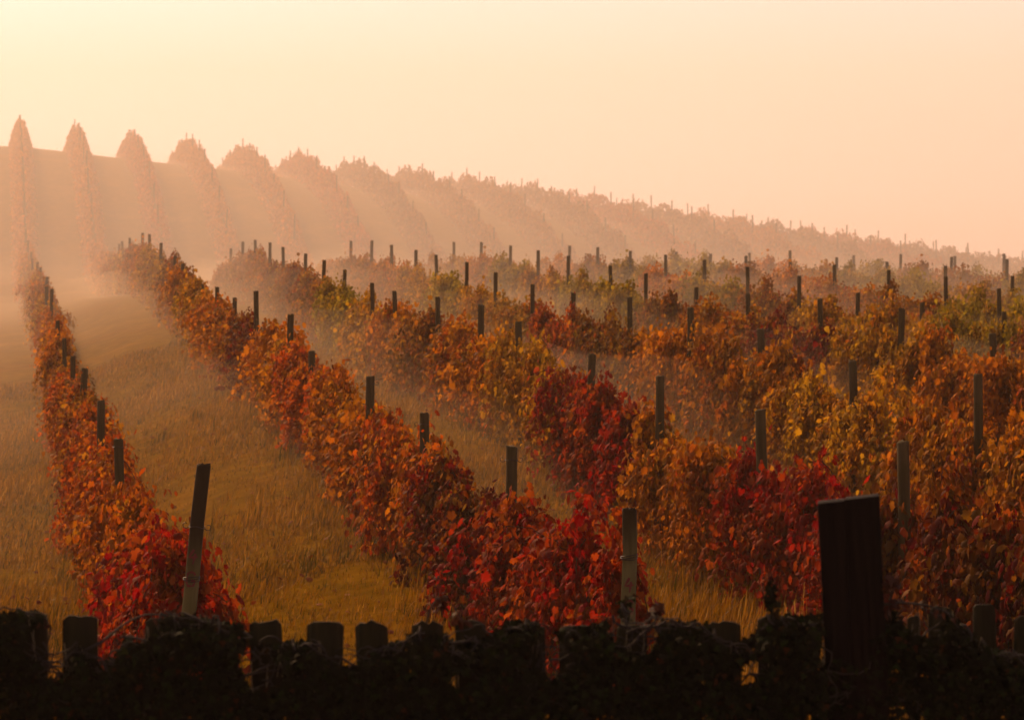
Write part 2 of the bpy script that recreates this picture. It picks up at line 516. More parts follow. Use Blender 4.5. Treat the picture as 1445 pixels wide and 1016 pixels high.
def add_trunk(g, rs, length, mi=0):
    for fy in (0.5,):
        x, y = rs.normal(0, .03), length * fy + rs.normal(0, .15)
        pts = [(x, y, -0.1)]
        for z in np.linspace(0.1, 0.85, 6):
            x += rs.normal(0, .03); y += rs.normal(0, .03); pts.append((x, y, z))
        g.tube(pts, [.055, .05, .045, .05, .042, .045, .05], 8, 0.5, mi)
        for sgn in (-1, 1):
            arm = [(x, y, 0.83)]
            for q in range(1, 9):
                arm.append((x + rs.normal(0, .03), y + sgn * q * length / 17, 0.9 + rs.normal(0, .025)))
            g.tube(arm, np.linspace(.036, .016, 9), 6, 0.5, mi)

NV = 6
near_f, near_t, mid_m = [], [], []
for v in range(NV):
    rs = np.random.default_rng(100 + v)
    arr, canes = shoots_of_bay(rs, BL, 84, 115, VINE, 0.040, 0.110)
    g = Geo(); g.add_arr(*arr)
    for pts in canes[::2]:
        g.tube([(p[0], p[1], p[2]) for p in pts], np.linspace(.006, .003, 7), 4, 0.5, 1)
    me = g.mesh("vine_foliage"); me.materials.append(M_leaf); me.materials.append(M_trunk); near_f.append(me)
    g = Geo(); add_trunk(g, rs, BL)
    me = g.mesh("vine_trunk", True); me.materials.append(M_trunk); near_t.append(me)
for v in range(5):
    rs = np.random.default_rng(200 + v)
    arr, canes = shoots_of_bay(rs, BL, 84, 90, SIMPLE, 0.045, 0.115)
    g = Geo(); g.add_arr(*arr); add_trunk(g, rs, BL, 1)
    me = g.mesh("grapevine"); me.materials.append(M_leaf); me.materials.append(M_trunk); mid_m.append(me)

PAL = {
    "crimson": (0.30, 0.003, 0.004), "dark red": (0.13, 0.004, 0.005), "orange": (0.58, 0.185, 0.004), "reddish orange": (0.50, 0.085, 0.004),
    "rust brown": (0.34, 0.12, 0.006), "amber": (0.55, 0.28, 0.008), "olive gold": (0.38, 0.28, 0.010), "brown": (0.24, 0.085, 0.008),
}
# colours of the vines along each row, from the near end
COL = {
    1: "crimson,reddish orange,reddish orange,reddish orange,reddish orange,rust brown,reddish orange,rust brown,rust brown,orange,orange,amber".split(","),
    2: "crimson,dark red,reddish orange,orange,reddish orange,orange,dark red,rust brown,orange,amber,orange,brown,amber,amber,orange,rust brown".split(","),
    3: "dark red,crimson,orange,crimson,amber,orange,brown,orange,amber,olive gold,rust brown,brown,rust brown,orange".split(","),
    4: "reddish orange,orange,amber,rust brown,orange,brown,reddish orange,amber,amber,olive gold,amber,orange".split(","),
    5: "reddish orange,orange,amber,dark red,rust brown,brown,olive gold,olive gold,amber,olive gold,orange,amber".split(","),
    6: "rust brown,olive gold,amber,amber,brown,olive gold,orange,olive gold".split(","),
}
ORD = ["first", "second", "third", "fourth", "fifth", "sixth", "seventh", "eighth", "ninth", "tenth", "eleventh", "twelfth", "thirteenth", "fourteenth", "fifteenth", "sixteenth", "seventeenth", "eighteenth", "nineteenth", "twentieth"]
ROW = {1: "leftmost vine row", 2: "second vine row from the left", 3: "third vine row from the left", 4: "fourth vine row from the left", 5: "fifth vine row from the left",
       6: "sixth vine row from the left", 7: "seventh vine row from the left"}

RZ = math.atan(-DX)
def bay_pose(r, d, flip):
    y0, y1 = d * D0, (d + BAY) * D0
    x0, x1 = row_x(r, y0), row_x(r, y1)
    z0, z1 = gz(x0, y0), gz(x1, y1)
    sl = math.atan2(z1 - z0, BL)
    if flip: return (x1, y1, z1), (-sl, 0, RZ + math.pi)
    return (x0, y0, z0), (sl, 0, RZ)

def row_start(r):
    # the photograph's right edge cuts the farther rows; start a bay outside it
    if r <= 2: return 1.0
    k = (263 + 627 * (r - 1)) / 1560.0
    return 1.0 + BAY * max(0, math.ceil((k - 1.0) / BAY) - 1)

ALPHA = {"crimson": 0.5, "dark red": 0.7, "olive gold": 0.7}
NEAR_END = 4.65
n_vines = 0
for r in range(1, 12):
    d = row_start(r)
    k = 0
    end = 5.4 if r <= 2 else NEAR_END
    while d < end:
        cols = COL.get(r)
        if cols: cname = cols[min(k, len(cols) - 1)] if k < len(cols) else random.choice(["amber", "rust brown", "orange"])
        else: cname = random.choice(["olive gold", "olive gold", "amber", "orange", "amber", "rust brown"])
        c = np.array(PAL[cname]) * rng.uniform(0.8, 1.2)
        flip = random.random() < 0.5
        loc, rot = bay_pose(r, d + (0.022 if r == 2 and k == 0 else 0), flip)
        sc = (rng.uniform(0.85, 1.1), 1.0, rng.uniform(0.95, 1.07) * (1.08 if d > 3.0 else 1.14 if d > 2.3 and r > 2 else 1.2 if r > 3 else 1.16 if r > 2 else 1.0))
        if d < 2.1:
            i = (k * 2 + r) % NV
            root = empty("grapevine", loc); root.rotation_euler = rot; root.scale = sc
            for nm, meshes in (("foliage", near_f), ("trunk", near_t)):
                ch = link(nm, meshes[i], None, root)
                ch.color = (*c, ALPHA.get(cname, 1.0))
        else:
            root = link("grapevine", mid_m[(k * 2 + r) % 5]); root.location = loc; root.rotation_euler = rot; root.scale = sc
            root.color = (*c, ALPHA.get(cname, 1.0))
        if d < 3.05 and r in ROW:
            lab = f"{cname} grapevine, {ORD[k]} from the near end of the {ROW[r]}"
            tag(root, lab, "grapevine", "grapevines in the near rows")
        elif r <= 2:
            tag(root, f"small hazy grapevine near the misty far end of the {ROW[r]}", "grapevine", f"hazy far vines of the {ROW[r]}")
        else:
            tag(root, "small hazy grapevine along the crest where the near rows end", "grapevine", "hazy vines along the near crest")
        n_vines += 1
        d += BAY; k += 1

# far hillside: one hedge per row, following the slope over the skyline
def far_row(r, d0, d1):
    rs = np.random.default_rng(500 + r)
    L = (d1 - d0) * D0 * math.sqrt(1 + DX * DX)
    n = int(L * 230)
    s = rs.uniform(0, L, n)
    y = d0 * D0 + s / math.sqrt(1 + DX * DX)
    top = 1.45 + 0.22 * np.sin(s * 0.8 + r * 2.2) + 0.14 * np.sin(s * 2.1 + 2 * r) + 0.10 * np.sin(s * 5.3 + r)
    zz = rs.uniform(0, 1, n) ** 0.8 * top
    hw = 0.10 + 0.66 * np.clip(1 - zz / (top + 0.1), 0, 1) ** 0.75
    x = np.sign(rs.normal(0, 1, n)) * hw * np.sqrt(rs.uniform(0.1, 1, n))
    X = row_x(r, y) + x; Z = ground_z(row_x(r, y), y) + zz + 0.05
    P = np.stack([X, y, Z], -1)
    N = np.stack([np.sign(x) + rs.normal(0, .5, n), rs.normal(0, .5, n), rs.normal(.4, .5, n)], -1)
    Dn = np.stack([rs.normal(0, .5, n), rs.normal(0, .5, n), np.full(n, -1.0)], -1)
    arr = place_leaves(SIMPLE, P, N, Dn, rs.uniform(.09, .19, n), np.clip(rs.normal(.55, .2, n), 0, 1))
    V = arr[0]
    org = np.array([row_x(r, d0 * D0), d0 * D0, gz(row_x(r, d0 * D0), d0 * D0)])
    g = Geo(); g.add_arr(V - org, *arr[1:])
    o = link("vine_row", g.mesh("vine_row"), M_leaf, None, tuple(org))
    o.color = (*PAL[random.choice(["rust brown", "orange", "brown", "reddish orange"])], 1)
    if r == 1: lab = "hazy vine row making the narrow pointed peak at the skyline's left end"
    elif r <= 7: lab = f"hazy vine row making the {ORD[r-1]} hump of the skyline counted from the left"
    else: lab = f"hazy vine row on the far hillside, {ORD[r-1] if r <= 20 else 'last'} row counted along the skyline from the left"
    tag(o, lab, "vine row", "vine rows on the misty far hillside")
for r in range(1, 20):
    far_row(r, 5.3 if r < 3 else 5.8, 9.6)

# ------------------------------------------------------------------ posts
def post_mesh(rs, h, rad=0.058, sides=14, name="trellis_post"):
    V, F = [], []
    zs = [-0.35, 0.0, 0.3 * h, 0.55 * h, 0.8 * h, h - 0.02, h]
    rr = [1.04, 1.03, 1.0, 1.0, .98, .97, .84]
    j = 1 + rs.normal(0, .035, sides)
    bx, by = rs.normal(0, .006, len(zs)), rs.normal(0, .006, len(zs))
    for i, z in enumerate(zs):
        for k in range(sides):
            t = 2 * math.pi * k / sides
            q = rad * rr[i] * j[k] * (1 + rs.normal(0, .012))
            V.append((q * math.cos(t) + bx[i], q * math.sin(t) + by[i], z + (rs.normal(0, .006) if i >= 5 else 0)))
    for i in range(len(zs) - 1):
        for k in range(sides):
            k2 = (k + 1) % sides
            F.append((i * sides + k, i * sides + k2, (i + 1) * sides + k2, (i + 1) * sides + k))
    n = len(V); V.append((0, 0, h - 0.004))
    b = (len(zs) - 1) * sides
    for k in range(sides): F.append((b + k, b + (k + 1) % sides, n))
    g = Geo(); g.add(V, F)
    me = g.mesh(name, False); me.materials.append(M_post)
    return me

post_meshes = [post_mesh(np.random.default_rng(300 + i), PH) for i in range(6)]
far_post_mesh = post_mesh(np.random.default_rng(333), PH, 0.05, 6)

# (distance along the row, depth of the post's top below the camera) as read for the near rows
def P(d, p): return d, p - 0.475 * d
POSTS = {
    1: [P(1.48, 2.64), P(1.79, 2.65), P(2.20, 2.70), P(2.43, 2.75), P(2.72, 2.7), P(3.06, 2.6), P(3.40, 2.05), P(3.60, 2.1), P(3.95, 2.0), P(4.4, 1.9), P(4.75, 1.85), P(5.06, 1.8), P(5.4, 1.6), P(5.8, 1.2), P(6.26, .3)],
    2: [P(1.0, 2.33), P(1.233, 2.27), P(1.476, 2.33), P(1.676, 2.16), P(2.0, 2.18), P(2.145, 1.72), P(2.41, 1.49), P(2.65, 1.78), P(2.86, 1.68), P(3.08, 1.75), P(3.38, 1.36), P(3.5, 1.2), P(3.87, .93),
        P(4.12, .71), P(4.35, .70), P(4.73, .60), P(4.95, .56), P(5.14, .52)],
    3: [P(1.18, 2.12), P(1.398, 2.17), P(1.624, 2.09), P(1.815, 1.9), P(2.047, 1.6), P(2.23, 1.37), P(2.43, 1.52), P(2.68, 1.65), P(2.857, 1.52), P(3.09, 1.29), P(3.3, 1.05), P(3.5, 1.02), P(3.75, .98),
        P(3.94, .81), P(4.15, .72), P(4.37, .60), P(4.6, .85)],
    4: [P(1.548, 1.97), P(1.773, 2.01), P(1.99, 1.59), P(2.19, 1.38), P(2.396, 1.57), P(2.63, 1.59), P(2.83, 1.5), P(3.04, 1.26), P(3.25, 1.23), P(3.46, 1.06), P(3.63, .91), P(3.84, .93), P(4.06, .9), P(4.3, .9)],
    5: [P(1.958, 1.56), P(2.18, 1.46), P(2.38, 1.62), P(2.6, 1.63), P(2.81, 1.66), P(3.02, 1.21), P(3.2, 1.34), P(3.43, 1.11), P(3.62, 1.05), P(3.83, 1.0), P(4.05, .95), P(4.3, 1.0)],
    6: [P(2.39, 1.87), P(2.6, 1.84), P(2.81, 1.77), P(3.0, 1.29), P(3.2, 1.37), P(3.4, 1.27), P(3.6, 1.2), P(3.8, 1.15), P(4.0, 1.1), P(4.2, 1.1)],
    7: [P(2.84, 1.7), P(3.0, 1.42), P(3.2, 1.45), P(3.4, 1.4), P(3.6, 1.35), P(3.8, 1.3), P(4.0, 1.3), P(4.2, 1.3)],
}
SPECIAL = {}
def wire_tie(post, h, rad, curls=1, side=1, rs=random):
    g = Geo()
    ring = [((rad + .004) * math.cos(t), (rad + .004) * math.sin(t), h + .006 * math.sin(3 * t)) for t in np.linspace(0, 2 * math.pi, 17)]
    g.tube(ring, .0035, 5)
    for q in range(curls):
        sd = side if q == 0 else -side
        pts = [(sd * (rad + .004), -.01, h)]
        for t in np.linspace(0, 5.2, 14):
            rr = .03 * (1 - t / 9)
            pts.append((sd * (rad + .03 + rr * math.sin(t - 1.2)), -.012, h + .028 - rr * math.cos(t - 1.2) - .02))
        g.tube(pts, .0035, 5)
    me = g.mesh("wire_tie"); me.materials.append(M_wire)
    return link("wire_tie", me, None, post)

def add_post(r, d, ptop, label, group, mesh=None, lean=None, grp=True):
    y = d * D0; x = row_x(r, y); z = gz(x, y)
    o = link("trellis_post", mesh or random.choice(post_meshes))
    o.location = (x, y, z)
    h = min(max(0.9, -ptop - z), 2.12)
    thin = 1.0 if d < 2.3 else 0.86
    o.scale = (thin, thin, h / PH)
    lr = lean or (rng.normal(0, .018), rng.normal(0, .022))
    o.rotation_euler = (lr[0], lr[1], rng.uniform(0, 6.28) if lean is None else 0)
    tag(o, label, "post", group)
    return o

n_posts = 0
for r, lst in POSTS.items():
    for k, (d, p) in enumerate(lst):
        kk = k + 1 if r == 1 else k
        if r == 2 and k == 0: continue
        if d < 3.3:
            lab = f"weathered trellis post, {ORD[kk]} from the near end of the {ROW[r]}"
            grp = "trellis posts in the near rows"
        elif r <= 3:
            lab, grp = f"small hazy trellis post near the far end of the {ROW[r]}", f"far posts of the {ROW[r]}"
        else:
            lab, grp = "small hazy trellis post along the crest where the near rows end", "posts along the near crest"
        if d < 1.75:
            me = post_mesh(np.random.default_rng(900 + int(d * 100) + r), -p - gz(row_x(r, d * D0), d * D0))
            o = add_post(r, d, p, lab, grp, me, lean=(rng.normal(0, .015), rng.normal(0, .02)))
            o.scale = (1, 1, 1)
            h = me.vertices[-1].co.z
            if r == 1 and d < 1.6: wire_tie(o, h - .09, .058, 1, 1)
            if r == 2 and d < 1.3: wire_tie(o, h - .13, .058, 2, 1)
            if r == 2 and 1.4 < d < 1.5: wire_tie(o, h - .13, .058, 1, -1)
            if r == 2 and d > 1.6: wire_tie(o, h - .10, .058, 1, 1)
        else:
            add_post(r, d, p, lab, grp)
        n_posts += 1
for r in range(8, 12):
    d = 1.0 + BAY * math.ceil(((263 + 627 * (r - 1)) / 1460 - 1.0) / BAY)
    while d < 4.45:
        y = d * D0; x = row_x(r, y)
        add_post(r, d, -(gz(x, y) + PH + rng.normal(0, .08)), "small hazy trellis post along the crest where the near rows end", "posts along the near crest"); n_posts += 1
        d += BAY
# posts of the far hillside
for r in range(1, 20):
    for d in np.arange(6.62 if r < 12 else 7.07, 8.65, BAY):
        d = d + rng.normal(0, .015)
        y = d * D0; x = row_x(r, y)
        o = add_post(r, d, -(gz(x, y) + 2.05 + rng.normal(0, .1)), "thin misty trellis post standing in the vine rows of the far hill", "posts on the far hill", far_post_mesh)
        n_posts += 1

# end posts with painted marks
def stroke(g, pts, w, rad):
    """a painted stroke on the camera side of a round post; pts = (arc x, height)"""
    def surf(ax, z, lift=.007):
        t = ax / rad
        return ((rad + lift) * math.sin(t), -(rad + lift) * math.cos(t), z)
    fine = []
    for (a, b) in zip(pts[:-1], pts[1:]):
        for q in np.linspace(0, 1, 5)[:-1]: fine.append((a[0] + (b[0] - a[0]) * q, a[1] + (b[1] - a[1]) * q))
    fine.append(pts[-1])
    V, F = [], []
    for i, p in enumerate(fine):
        a, b = fine[max(i - 1, 0)], fine[min(i + 1, len(fine) - 1)]
        dx, dz = b[0] - a[0], b[1] - a[1]; n = math.hypot(dx, dz) + 1e-9
        ww = w * (0.8 + 0.3 * math.sin(i * 1.3))
        V += [surf(p[0] - dz / n * ww, p[1] + dx / n * ww), surf(p[0] + dz / n * ww, p[1] - dx / n * ww)]
    for i in range(len(fine) - 1): F.append((2 * i, 2 * i + 1, 2 * i + 3, 2 * i + 2))
    g.add(V, F)

def end_post(r, x, y, h, rad, lean, label, z4, zg, bands, curl):
    z = gz(x, y)
    pm = post_mesh(np.random.default_rng(40 + r), h, rad, 18, "end_post")
    pm.materials.clear(); pm.materials.append(M_endpost)
    root = link("end_post", pm)
    root.location = (x, y, z); root.rotation_euler = lean
    tag(root, label, "post", "end posts of the vine rows")
    g = Geo()
    stroke(g, [(.004, z4 + .06), (-.03, z4 - .005), (.034, z4 + .004)], .0095, rad)
    stroke(g, [(.016, z4 + .03), (.004, z4 - .055)], .0095, rad)
    stroke(g, [(.028, zg + .032), (.022, zg + .052), (-.012, zg + .054), (-.026, zg + .03), (-.028, zg - .03), (-.014, zg - .054), (.02, zg - .052), (.03, zg - .03), (.028, zg - .010), (.004, zg - .010)], .0095, rad)
    me = g.mesh("painted_mark"); me.materials.append(M_paint)
    tag(link("painted_mark", me, None, root), "red hand-painted 4 above a letter G")
    for b in bands:
        g = Geo()
        for q in range(3):
            g.tube([((rad + .005) * math.cos(t), (rad + .005) * math.sin(t), b + q * .009 + .012 * math.sin(t + q)) for t in np.linspace(0, 2 * math.pi, 21)], .004, 5)
        me = g.mesh("wire_band"); me.materials.append(M_wire)
        link("wire_band", me, None, root)
    if curl: wire_tie(root, curl, rad, 2, 1)
    return root

y1 = 21.6
x1 = (244 - 722.5) / 3938 * y1
h1 = -1.464 - gz(x1, y1)
end_post(1, x1, y1, h1, 0.058, (0.0, 0.105, 0), "leaning end post of the leftmost vine row, marked 4 and G in red", h1 - .72, h1 - .89, [h1 - .90], h1 - .49)
y2 = 22.0
x2 = row_x(2, y2)
h2 = -1.855 - gz(x2, y2)
end_post(2, x2, y2, h2, 0.060, (0.0, 0.010, 0), "upright end post of the second vine row, wire bound and marked in red", h2 - .60, h2 - .77, [h2 - .39], None)

# ------------------------------------------------------------------ grass and fallen leaves between the rows
def build_grass():
    rs = np.random.default_rng(11)
    n = 280000
    D = 0.62 + 2.6 * rs.uniform(0, 1, n) ** 1.7
    Y = D * D0
    r = rs.uniform(-0.9, 4.0, n)
    lim = (1560 * D - 263) / 627 + 1
    r = rs.uniform(0, 1, n) * (np.minimum(lim, 5.2) + 0.35) - 0.2
    X = U1 + US * (r - 1) + DX * Y
    near = np.exp(-((r - np.round(r)) / 0.16) ** 2)      # taller growth under the vines
    patch = 0.5 + 0.5 * np.sin(X * 1.3 + Y * 0.4) * np.sin(Y * 0.55 - X * 0.8)
    tall = np.clip(1.6 - D, 0, .6) / .6 * ((r > 2.25) & (r < 3.4)) * rs.uniform(0, .5, n) * (patch + .4)
    hgt = rs.uniform(.05, .15, n) * (0.8 + 0.7 * patch) + near * rs.uniform(0, .34, n) * (rs.random(n) < .6) + tall
    wid = 0.006 + 0.0035 * D
    yaw = rs.uniform(0, 6.28, n); lean = rs.normal(0, .45, n)
    Z = ground_z(X, Y) - 0.02
    ax = np.stack([np.cos(yaw), np.sin(yaw), np.zeros(n)], -1)
    cx_ = np.floor(X / .55); cy_ = np.floor(Y / 1.1)
    hsh = np.modf(np.abs(np.sin(cx_ * 12.9898 + cy_ * 78.233) * 43758.5453))[0]     # weedy clumps
    tuft = (hsh > .78) * np.exp(-(((X / .55 - cx_ - .5) ** 2 + (Y / 1.1 - cy_ - .5) ** 2) / .06))
    hgt = hgt + tuft * rs.uniform(.05, .30, n)
    tip = np.stack([-np.sin(yaw) * np.sin(lean) + .15, np.cos(yaw) * np.sin(lean), np.cos(lean)], -1) * hgt[:, None]
    B = np.stack([X, Y, Z], -1)
    V = np.stack([B - ax * wid[:, None], B + ax * wid[:, None], B + tip * .6 + ax * wid[:, None] * .6, B + tip * 1.0 + np.array([0, 0, -.01])], 1).reshape(-1, 3)
    idx = (np.arange(n) * 4)[:, None] + np.array([0, 1, 2, 3])[None, :]
    tone = np.repeat(np.clip(rs.normal(.40, .20, n) + .25 * (patch - .5) - .3 * tuft * (hsh > .93), 0, 1), 4)
    o = link("grass", np_mesh("grass", V, idx.ravel(), np.full(n, 4), tone), M_grass)
    tag(o, kind="stuff")
    m = 1300
    D = 0.7 + 1.9 * rs.uniform(0, 1, m) ** 1.3; Y = D * D0
    lim = (1500 * D - 263) / 627 + 1
    r = rs.uniform(0, 1, m) * (np.minimum(lim, 5) + .2) - .2
    r = np.where(rs.random(m) < .6, np.round(r) + rs.normal(0, .22, m), r)
    X = U1 + US * (r - 1) + DX * Y
    Pp = np.stack([X, Y, ground_z(X, Y) + .07], -1)
    N = np.stack([rs.normal(0, .4, m), rs.normal(0, .4, m), np.ones(m)], -1)
    Dn = rs.normal(0, 1, (m, 3))
    arr = place_leaves(VINE, Pp, N, Dn, rs.uniform(.05, .085, m), rs.uniform(0, .8, m))
    g = Geo(); g.add_arr(*arr)
    o = link("fallen_leaves", g.mesh("fallen_leaves"), M_fallen)
    tag(o, kind="stuff")
build_grass()

def tussock(x, y, n, hmax, spread, label, plume=True, seed=1):
    rs = np.random.default_rng(seed)
    g = Geo()
    for i in range(n):
        a = rs.uniform(0, 6.28); out = abs(rs.normal(0, spread)); h = hmax * rs.uniform(.45, 1)
        bx, by = rs.normal(0, .06), rs.normal(0, .06)
        pts = [(bx + math.cos(a) * out * t ** 2, by + math.sin(a) * out * t ** 2, h * (t - .18 * t * t * out / max(spread, .01))) for t in np.linspace(0, 1, 6)]
        tone = float(np.clip(rs.normal(.75, .15), 0, 1))
        w = rs.uniform(.003, .006)
        V, F = [], []
        for q, p in enumerate(pts):
            ww = w * (1 - .85 * q / 5)
            V += [(p[0] - ww, p[1], p[2]), (p[0] + ww, p[1] + .002, p[2])]
        for q in range(5): F.append((2 * q, 2 * q + 1, 2 * q + 3, 2 * q + 2))
        g.add(V, F, tone)
        if plume and i % 9 == 0:
            tp = Vector(pts[-1]); dr = (Vector(pts[-1]) - Vector(pts[-2])).normalized()
            for k in range(26):
                t = k / 26
                p = tp + dr * (t * .16 - .04)
                e = p + dr * .035 + Vector(rs.normal(0, .016, 3).tolist()) * (1.2 - t)
                g.add([tuple(p), tuple(p + Vector((.003, 0, .002))), tuple(e)], [(0, 1, 2)], .95)
    o = link("grass_tussock", g.mesh("grass_tussock"), M_grass, None, (x, y, gz(x, y) - .02))
    tag(o, label, "grass")
yt = 22.5
tussock((1128 - 722.5) / 3938 * yt, yt, 260, 1.12, .20, "pale dry grass tussock with feathery tops beside the dark gatepost", True, 5)

# ------------------------------------------------------------------ fence, gatepost
FY = 9.2
def fx(px): return (px - 722.5) / 428.0
FTOP = -1.145            # height of the usual pale top

def pale_mesh(w, t, h, rs, name="pale", rough_top=0.0035):
    nx = 7
    V, F = [], []
    cols = np.linspace(-w / 2, w / 2, nx)
    tops = h + rs.normal(0, rough_top, nx) * (rs.random(nx) < .7) - (np.abs(cols) / (w / 2)) ** 6 * .012
    rows = [0, .35, .7, .9, 1.0]
    dep = rs.normal(0, .0025, nx)
    ex = rs.normal(0, .0025, len(rows))
    for side in (-1, 1):
        for j, q in enumerate(rows):
            for i, x in enumerate(cols):
                bev = .004 if i in (0, nx - 1) else 0
                z = q * (h - .02) if j < len(rows) - 1 else tops[i]
                tt = t / 2 - bev + dep[i]
                V.append((x + ex[j] + (rs.normal(0, .0015) if 0 < i < nx - 1 else 0), side * (tt - (.004 if j == len(rows) - 1 else 0)), z))
    nr = len(rows); K = nr * nx
    def id_(s, j, i): return s * K + j * nx + i
    for j in range(nr - 1):
        for i in range(nx - 1):
            F.append((id_(0, j, i), id_(0, j, i + 1), id_(0, j + 1, i + 1), id_(0, j + 1, i)))
            F.append((id_(1, j, i + 1), id_(1, j, i), id_(1, j + 1, i), id_(1, j + 1, i + 1)))
        F.append((id_(1, j, 0), id_(0, j, 0), id_(0, j + 1, 0), id_(1, j + 1, 0)))
        F.append((id_(0, j, nx - 1), id_(1, j, nx - 1), id_(1, j + 1, nx - 1), id_(0, j + 1, nx - 1)))
    for i in range(nx - 1):
        F.append((id_(0, nr - 1, i), id_(0, nr - 1, i + 1), id_(1, nr - 1, i + 1), id_(1, nr - 1, i)))
        F.append((id_(1, 0, i), id_(1, 0, i + 1), id_(0, 0, i + 1), id_(0, 0, i)))
    g = Geo(); g.add(V, F)
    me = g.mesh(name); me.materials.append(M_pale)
    return me

def rail(g, x0, x1, y, z0, z1, w=.035, hh=.085):
    V, F = [], []
    n = 8
    for i in range(n + 1):
        t = i / n; x = x0 + (x1 - x0) * t; z = z0 + (z1 - z0) * t + .004 * math.sin(i * 2.3)
        V += [(x, y - w / 2, z - hh / 2), (x, y + w / 2, z - hh / 2), (x, y + w / 2, z + hh / 2), (x, y - w / 2, z + hh / 2)]
    for i in range(n):
        for k in range(4):
            k2 = (k + 1) % 4
            F.append((4 * i + k, 4 * i + k2, 4 * i + 4 + k2, 4 * i + 4 + k))
    F += [(3, 2, 1, 0), (4 * n, 4 * n + 1, 4 * n + 2, 4 * n + 3)]
    g.add(V, F)

def build_fence():
    rs = np.random.default_rng(21)
    A = [(-120, -72, 872), (-50, 62 - 60, 868), (4, 60, 864), (86, 135, 869), (206, 248, 872), (288, 338, 880), (359, 405, 877), (430, 482, 877), (503, 549, 878), (583, 628, 877), (648, 692, 877),
         (715, 766, 881), (790, 843, 884), (866, 910, 882), (933, 986, 880), (1006, 1052, 877), (1078, 1135, 870)]
    base = empty("picket_fence", (0, FY, gz(0, FY)))
    tag(base, "old wooden picket fence overgrown with ivy, left of the tall gatepost", "fence")
    bz = base.location.z
    for i, (a, b, t) in enumerate(A):
        if i == 1: continue
        cx, w = fx((a + b) / 2), (b - a) / 428
        g0 = gz(cx, FY)
        h = -(t - 385) / 428 - g0 + .1
        o = link("pale", pale_mesh(w, .028, h, rs), None, base, (cx, 0, g0 - .1 - bz))
        o.rotation_euler = (rs.normal(0, .012), rs.normal(0, .008), rs.normal(0, .03))
    for z in (-.28, -.92):
        g = Geo(); rail(g, fx(-140), fx(1150), .040, FTOP + z - bz, FTOP + z - bz + .01)
        me = g.mesh("rail"); me.materials.append(M_pale); link("rail", me, None, base)
    # beyond the gatepost: narrower, set a little farther back
    Y2 = 9.9; s2 = 3938 / Y2
    Bl = [(1284, 1302, 869), (1314, 1352, 858), (1380, 1411, 853), (1432, 1466, 869), (1488, 1522, 862), (1545, 1580, 866)]
    b2 = empty("picket_fence", (2.0, Y2, gz(2.0, Y2)))
    tag(b2, "narrow weathered pales of the fence to the right of the tall gatepost", "fence")
    for a, b, t in Bl:
        cx, w = ((a + b) / 2 - 722.5) / s2, (b - a) / s2
        g0 = gz(cx, Y2); h = -(t - 385) / s2 - g0 + .1
        o = link("pale", pale_mesh(w, .026, h, rs, rough_top=.004), None, b2, (cx - 2.0, 0, g0 - .1 - b2.location.z))
        o.rotation_euler = (rs.normal(0, .012), rs.normal(0, .008), rs.normal(0, .03))
    for z in (-.30, -.95):
        g = Geo(); rail(g, (1262 - 722.5) / s2 - 2, (1600 - 722.5) / s2 - 2, .038, -1.2 + z - b2.location.z, -1.2 + z - b2.location.z)
        me = g.mesh("rail"); me.materials.append(M_pale); link("rail", me, None, b2)
    # gatepost: two upright timbers side by side, leaning slightly
    gx = fx(1232); g0 = gz(gx, FY)
    root = empty("gatepost", (gx, FY + .03, g0 - .1))
    root.rotation_euler = (0, -.045, -.125)
    tag(root, "tall dark gatepost of two timbers standing above the fence", "gatepost")
    def timber(x0, x1, h0, h1, dy):
        V = []
        nz = 7
        for j in range(nz):
            q = j / (nz - 1)
            for (x, y, hh) in ((x0, -.06, h0), (x1, -.06, h1), (x1, .06, h1), (x0, .06, h0)):
                V.append((x + rs.normal(0, .0012), y + dy + rs.normal(0, .0012), q * hh))
        F = []
        for j in range(nz - 1):
            for k in range(4):
                k2 = (k + 1) % 4
                F.append((4 * j + k, 4 * j + k2, 4 * j + 4 + k2, 4 * j + 4 + k))
        e = 4 * (nz - 1)
        F += [(3, 2, 1, 0), (e, e + 1, e + 2, e + 3)]
        g = Geo(); g.add(V, F)
        me = g.mesh("timber"); me.materials.append(M_gate)
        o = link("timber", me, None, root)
        bv = o.modifiers.new("edge", 'BEVEL'); bv.width = .006; bv.segments = 2
    top = -(704 - 385) / 428 - g0 + .1
    timber(-.104, -.0125, top - .008, top - .002, 0)
    timber(-.0150, .100, top + .002, top + .010, -.004)
build_fence()

